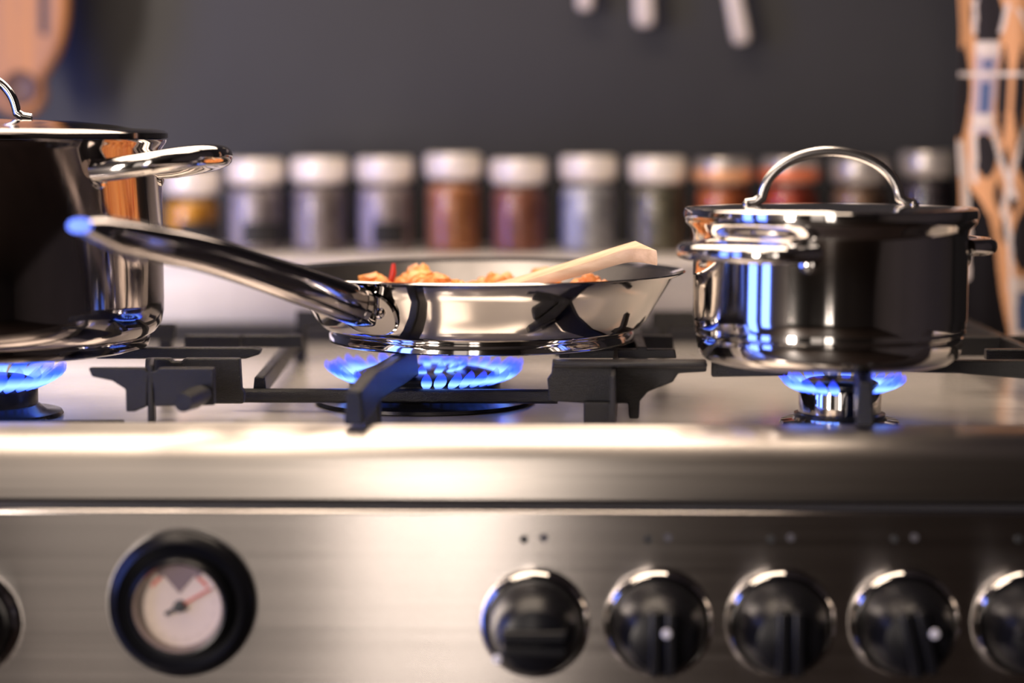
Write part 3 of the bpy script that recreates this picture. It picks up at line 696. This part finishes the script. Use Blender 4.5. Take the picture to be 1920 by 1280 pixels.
# patterned towel on the right ---------------------------------------------
YT = 1.79
ORG = (0.78, 0.40, 0.20); CRM = (0.80, 0.70, 0.66); CHR = (0.028, 0.024, 0.028); BLU = (0.09, 0.14, 0.30); LIL = (0.50, 0.42, 0.50)
def inside(p, poly):
    x, y = p; r = False
    for (x1, y1), (x2, y2) in zip(poly, poly[1:]+poly[:1]):
        if (y1 > y) != (y2 > y) and x < (x2-x1)*(y-y1)/(y2-y1)+x1: r = not r
    return r
def petal(cx, cy, w, h, x, y, k=1.6):   # pointed or round lens shape
    dy = abs(y-cy)/(h/2)
    return dy < 1 and abs(x-cx) < (w/2)*(1-dy**k)
def pattern(x, y):
    """retro weave read on the towel: x to the right, y down, in the photograph's scale; repeats every 640 down and 190 across"""
    yy = (y+200) % 900-200; xx = 1770+((x-1770) % 190)
    c = ORG
    if abs(y-140) < 4: return CRM
    # cream lines on either side of the orange trunks
    if petal(1850, 30, 60, 150, xx, yy, 2.2) or petal(1850, -60, 60, 150, xx, yy, 2.2): c = CHR
    if petal(1848, 290, 44, 92, xx, yy, 2.4): c = CHR
    for cx, w in ((1805, 34), (1880, 20), (1912, 26)):
        if petal(cx, 175, w, 190, xx, yy, 2.0): c = CHR
    for cx, cy, w, h in ((1868, 365, 16, 60), (1896, 375, 16, 60), (1880, 430, 14, 60), (1886, 300, 12, 60)):
        if petal(cx, cy, w, h, xx, yy): c = CHR
    if petal(1925, 290, 44, 110, xx, yy, 2.4) or petal(1920, 450, 50, 130, xx, yy, 2.4): c = CHR
    if inside((xx, yy), [(1812, 345), (1835, 375), (1852, 410), (1866, 470), (1878, 545), (1890, 620), (1893, 700), (1790, 700), (1806, 420)]): c = (0.006, 0.005, 0.007)
    if inside((xx, yy), [(1828, 78), (1870, 78), (1864, 250), (1826, 250)]): c = LIL
    if inside((xx, yy), [(1828, 78), (1871, 78), (1868, 106), (1829, 106)]) or inside((xx, yy), [(1825, 214), (1866, 214), (1862, 240), (1832, 240)]): c = CRM
    if inside((xx, yy), [(1842, 112), (1860, 112), (1858, 130), (1842, 130)]) or inside((xx, yy), [(1841, 154), (1858, 154), (1856, 212), (1840, 212)]): c = BLU
    if inside((xx, yy), [(1893, 520), (1945, 520), (1945, 680), (1897, 680)]): c = CRM
    if inside((xx, yy), [(1909, 548), (1940, 548), (1940, 622), (1908, 622)]): c = BLU
    # cream seams
    def near(a, b_, w):
        (x1, y1), (x2, y2) = a, b_
        t = max(0, min(1, ((xx-x1)*(x2-x1)+(yy-y1)*(y2-y1))/((x2-x1)**2+(yy*0+y2-y1)**2)))
        return math.hypot(xx-x1-t*(x2-x1), yy-y1-t*(y2-y1)) < w
    for a, b_, w in (((1874, 60), (1888, 10), 4), ((1864, 240), (1876, 300), 4), ((1876, 300), (1898, 370), 5), ((1893, 330), (1925, 240), 4), ((1893, 330), (1876, 400), 5), ((1890, 440), (1898, 520), 4), ((1830, 240), (1828, 340), 5), ((1806, 270), (1815, 520), 7), ((1826, 60), (1830, 0), 4), ((1907, 20), (1925, 60), 4), ((1882, 400), (1890, 450), 5)):
        if near(a, b_, w): c = CRM
    if xx < 1772: c = CRM
    return c
bm = bmesh.new(); NX, NZ = 84, 300
cl = bm.loops.layers.float_color.new('print')
px0, px1, py0, py1 = 1800, 2010, -190, 636
G = []
for j in range(NZ+1):
    row = []
    for i in range(NX+1):
        px = px0+(px1-px0)*i/NX; py = py0+(py1-py0)*j/NZ
        p = at(px, py, YT); p.x += 0.0015*math.sin(py*0.02); p.y += 0.0035*math.sin(i/NX*9+j/NZ*1.5)+0.0015*math.sin(i/NX*21)
        row.append((bm.verts.new(p), (px, py)))
    G.append(row)
for j in range(NZ):
    for i in range(NX):
        f = bm.faces.new((G[j][i][0], G[j+1][i][0], G[j+1][i+1][0], G[j][i+1][0]))
        px, py = G[j][i][1]; c = pattern(px+1.2, py+1.4)
        for l in f.loops: l[cl] = (*c, 1)
mt = bpy.data.materials.new('printed_towel'); mt.use_nodes = True; nt = mt.node_tree
at_ = nt.nodes.new('ShaderNodeAttribute'); at_.attribute_name = 'print'
nz = nt.nodes.new('ShaderNodeTexNoise'); nz.inputs['Scale'].default_value = 300
mx = nt.nodes.new('ShaderNodeMixRGB'); mx.blend_type = 'MULTIPLY'; mx.inputs[0].default_value = 0.25
nt.links.new(at_.outputs['Color'], mx.inputs[1]); nt.links.new(nz.outputs['Color'], mx.inputs[2]); nt.links.new(mx.outputs[0], nt.nodes['Principled BSDF'].inputs['Base Color'])
nt.nodes['Principled BSDF'].inputs['Roughness'].default_value = 0.8; nt.nodes['Principled BSDF'].inputs['Specular IOR Level'].default_value = 0.15
tw = obj('tea_towel', bm, mt); sol = tw.modifiers.new('cloth', 'SOLIDIFY'); sol.thickness = 0.0016; sol.offset = 1
tag(tw, 'charcoal tea towel with orange and cream retro print hanging at the right edge', 'towel')
zt_ = at(1900, -190, YT).z
bm = bmesh.new(); sweep(bm, [Vector((X(1780, YT, .3), YT, zt_+0.004)), Vector((XR+0.15, YT, zt_+0.004))], (0.005, 0.005), 16)
sweep(bm, [Vector((XR+0.12, YT, zt_+0.004)), Vector((XR+0.12, YW-0.0005, zt_+0.004))], (0.004, 0.004), 12)
sweep(bm, [Vector((X(1785, YT, .3), YT, zt_+0.004)), Vector((X(1785, YT, .3), YW-0.0005, zt_+0.004))], (0.004, 0.004), 12)
tag(obj('towel_rail', bm, M['satin']), 'thin steel rail above the frame that the tea towel hangs from', 'towel rail')
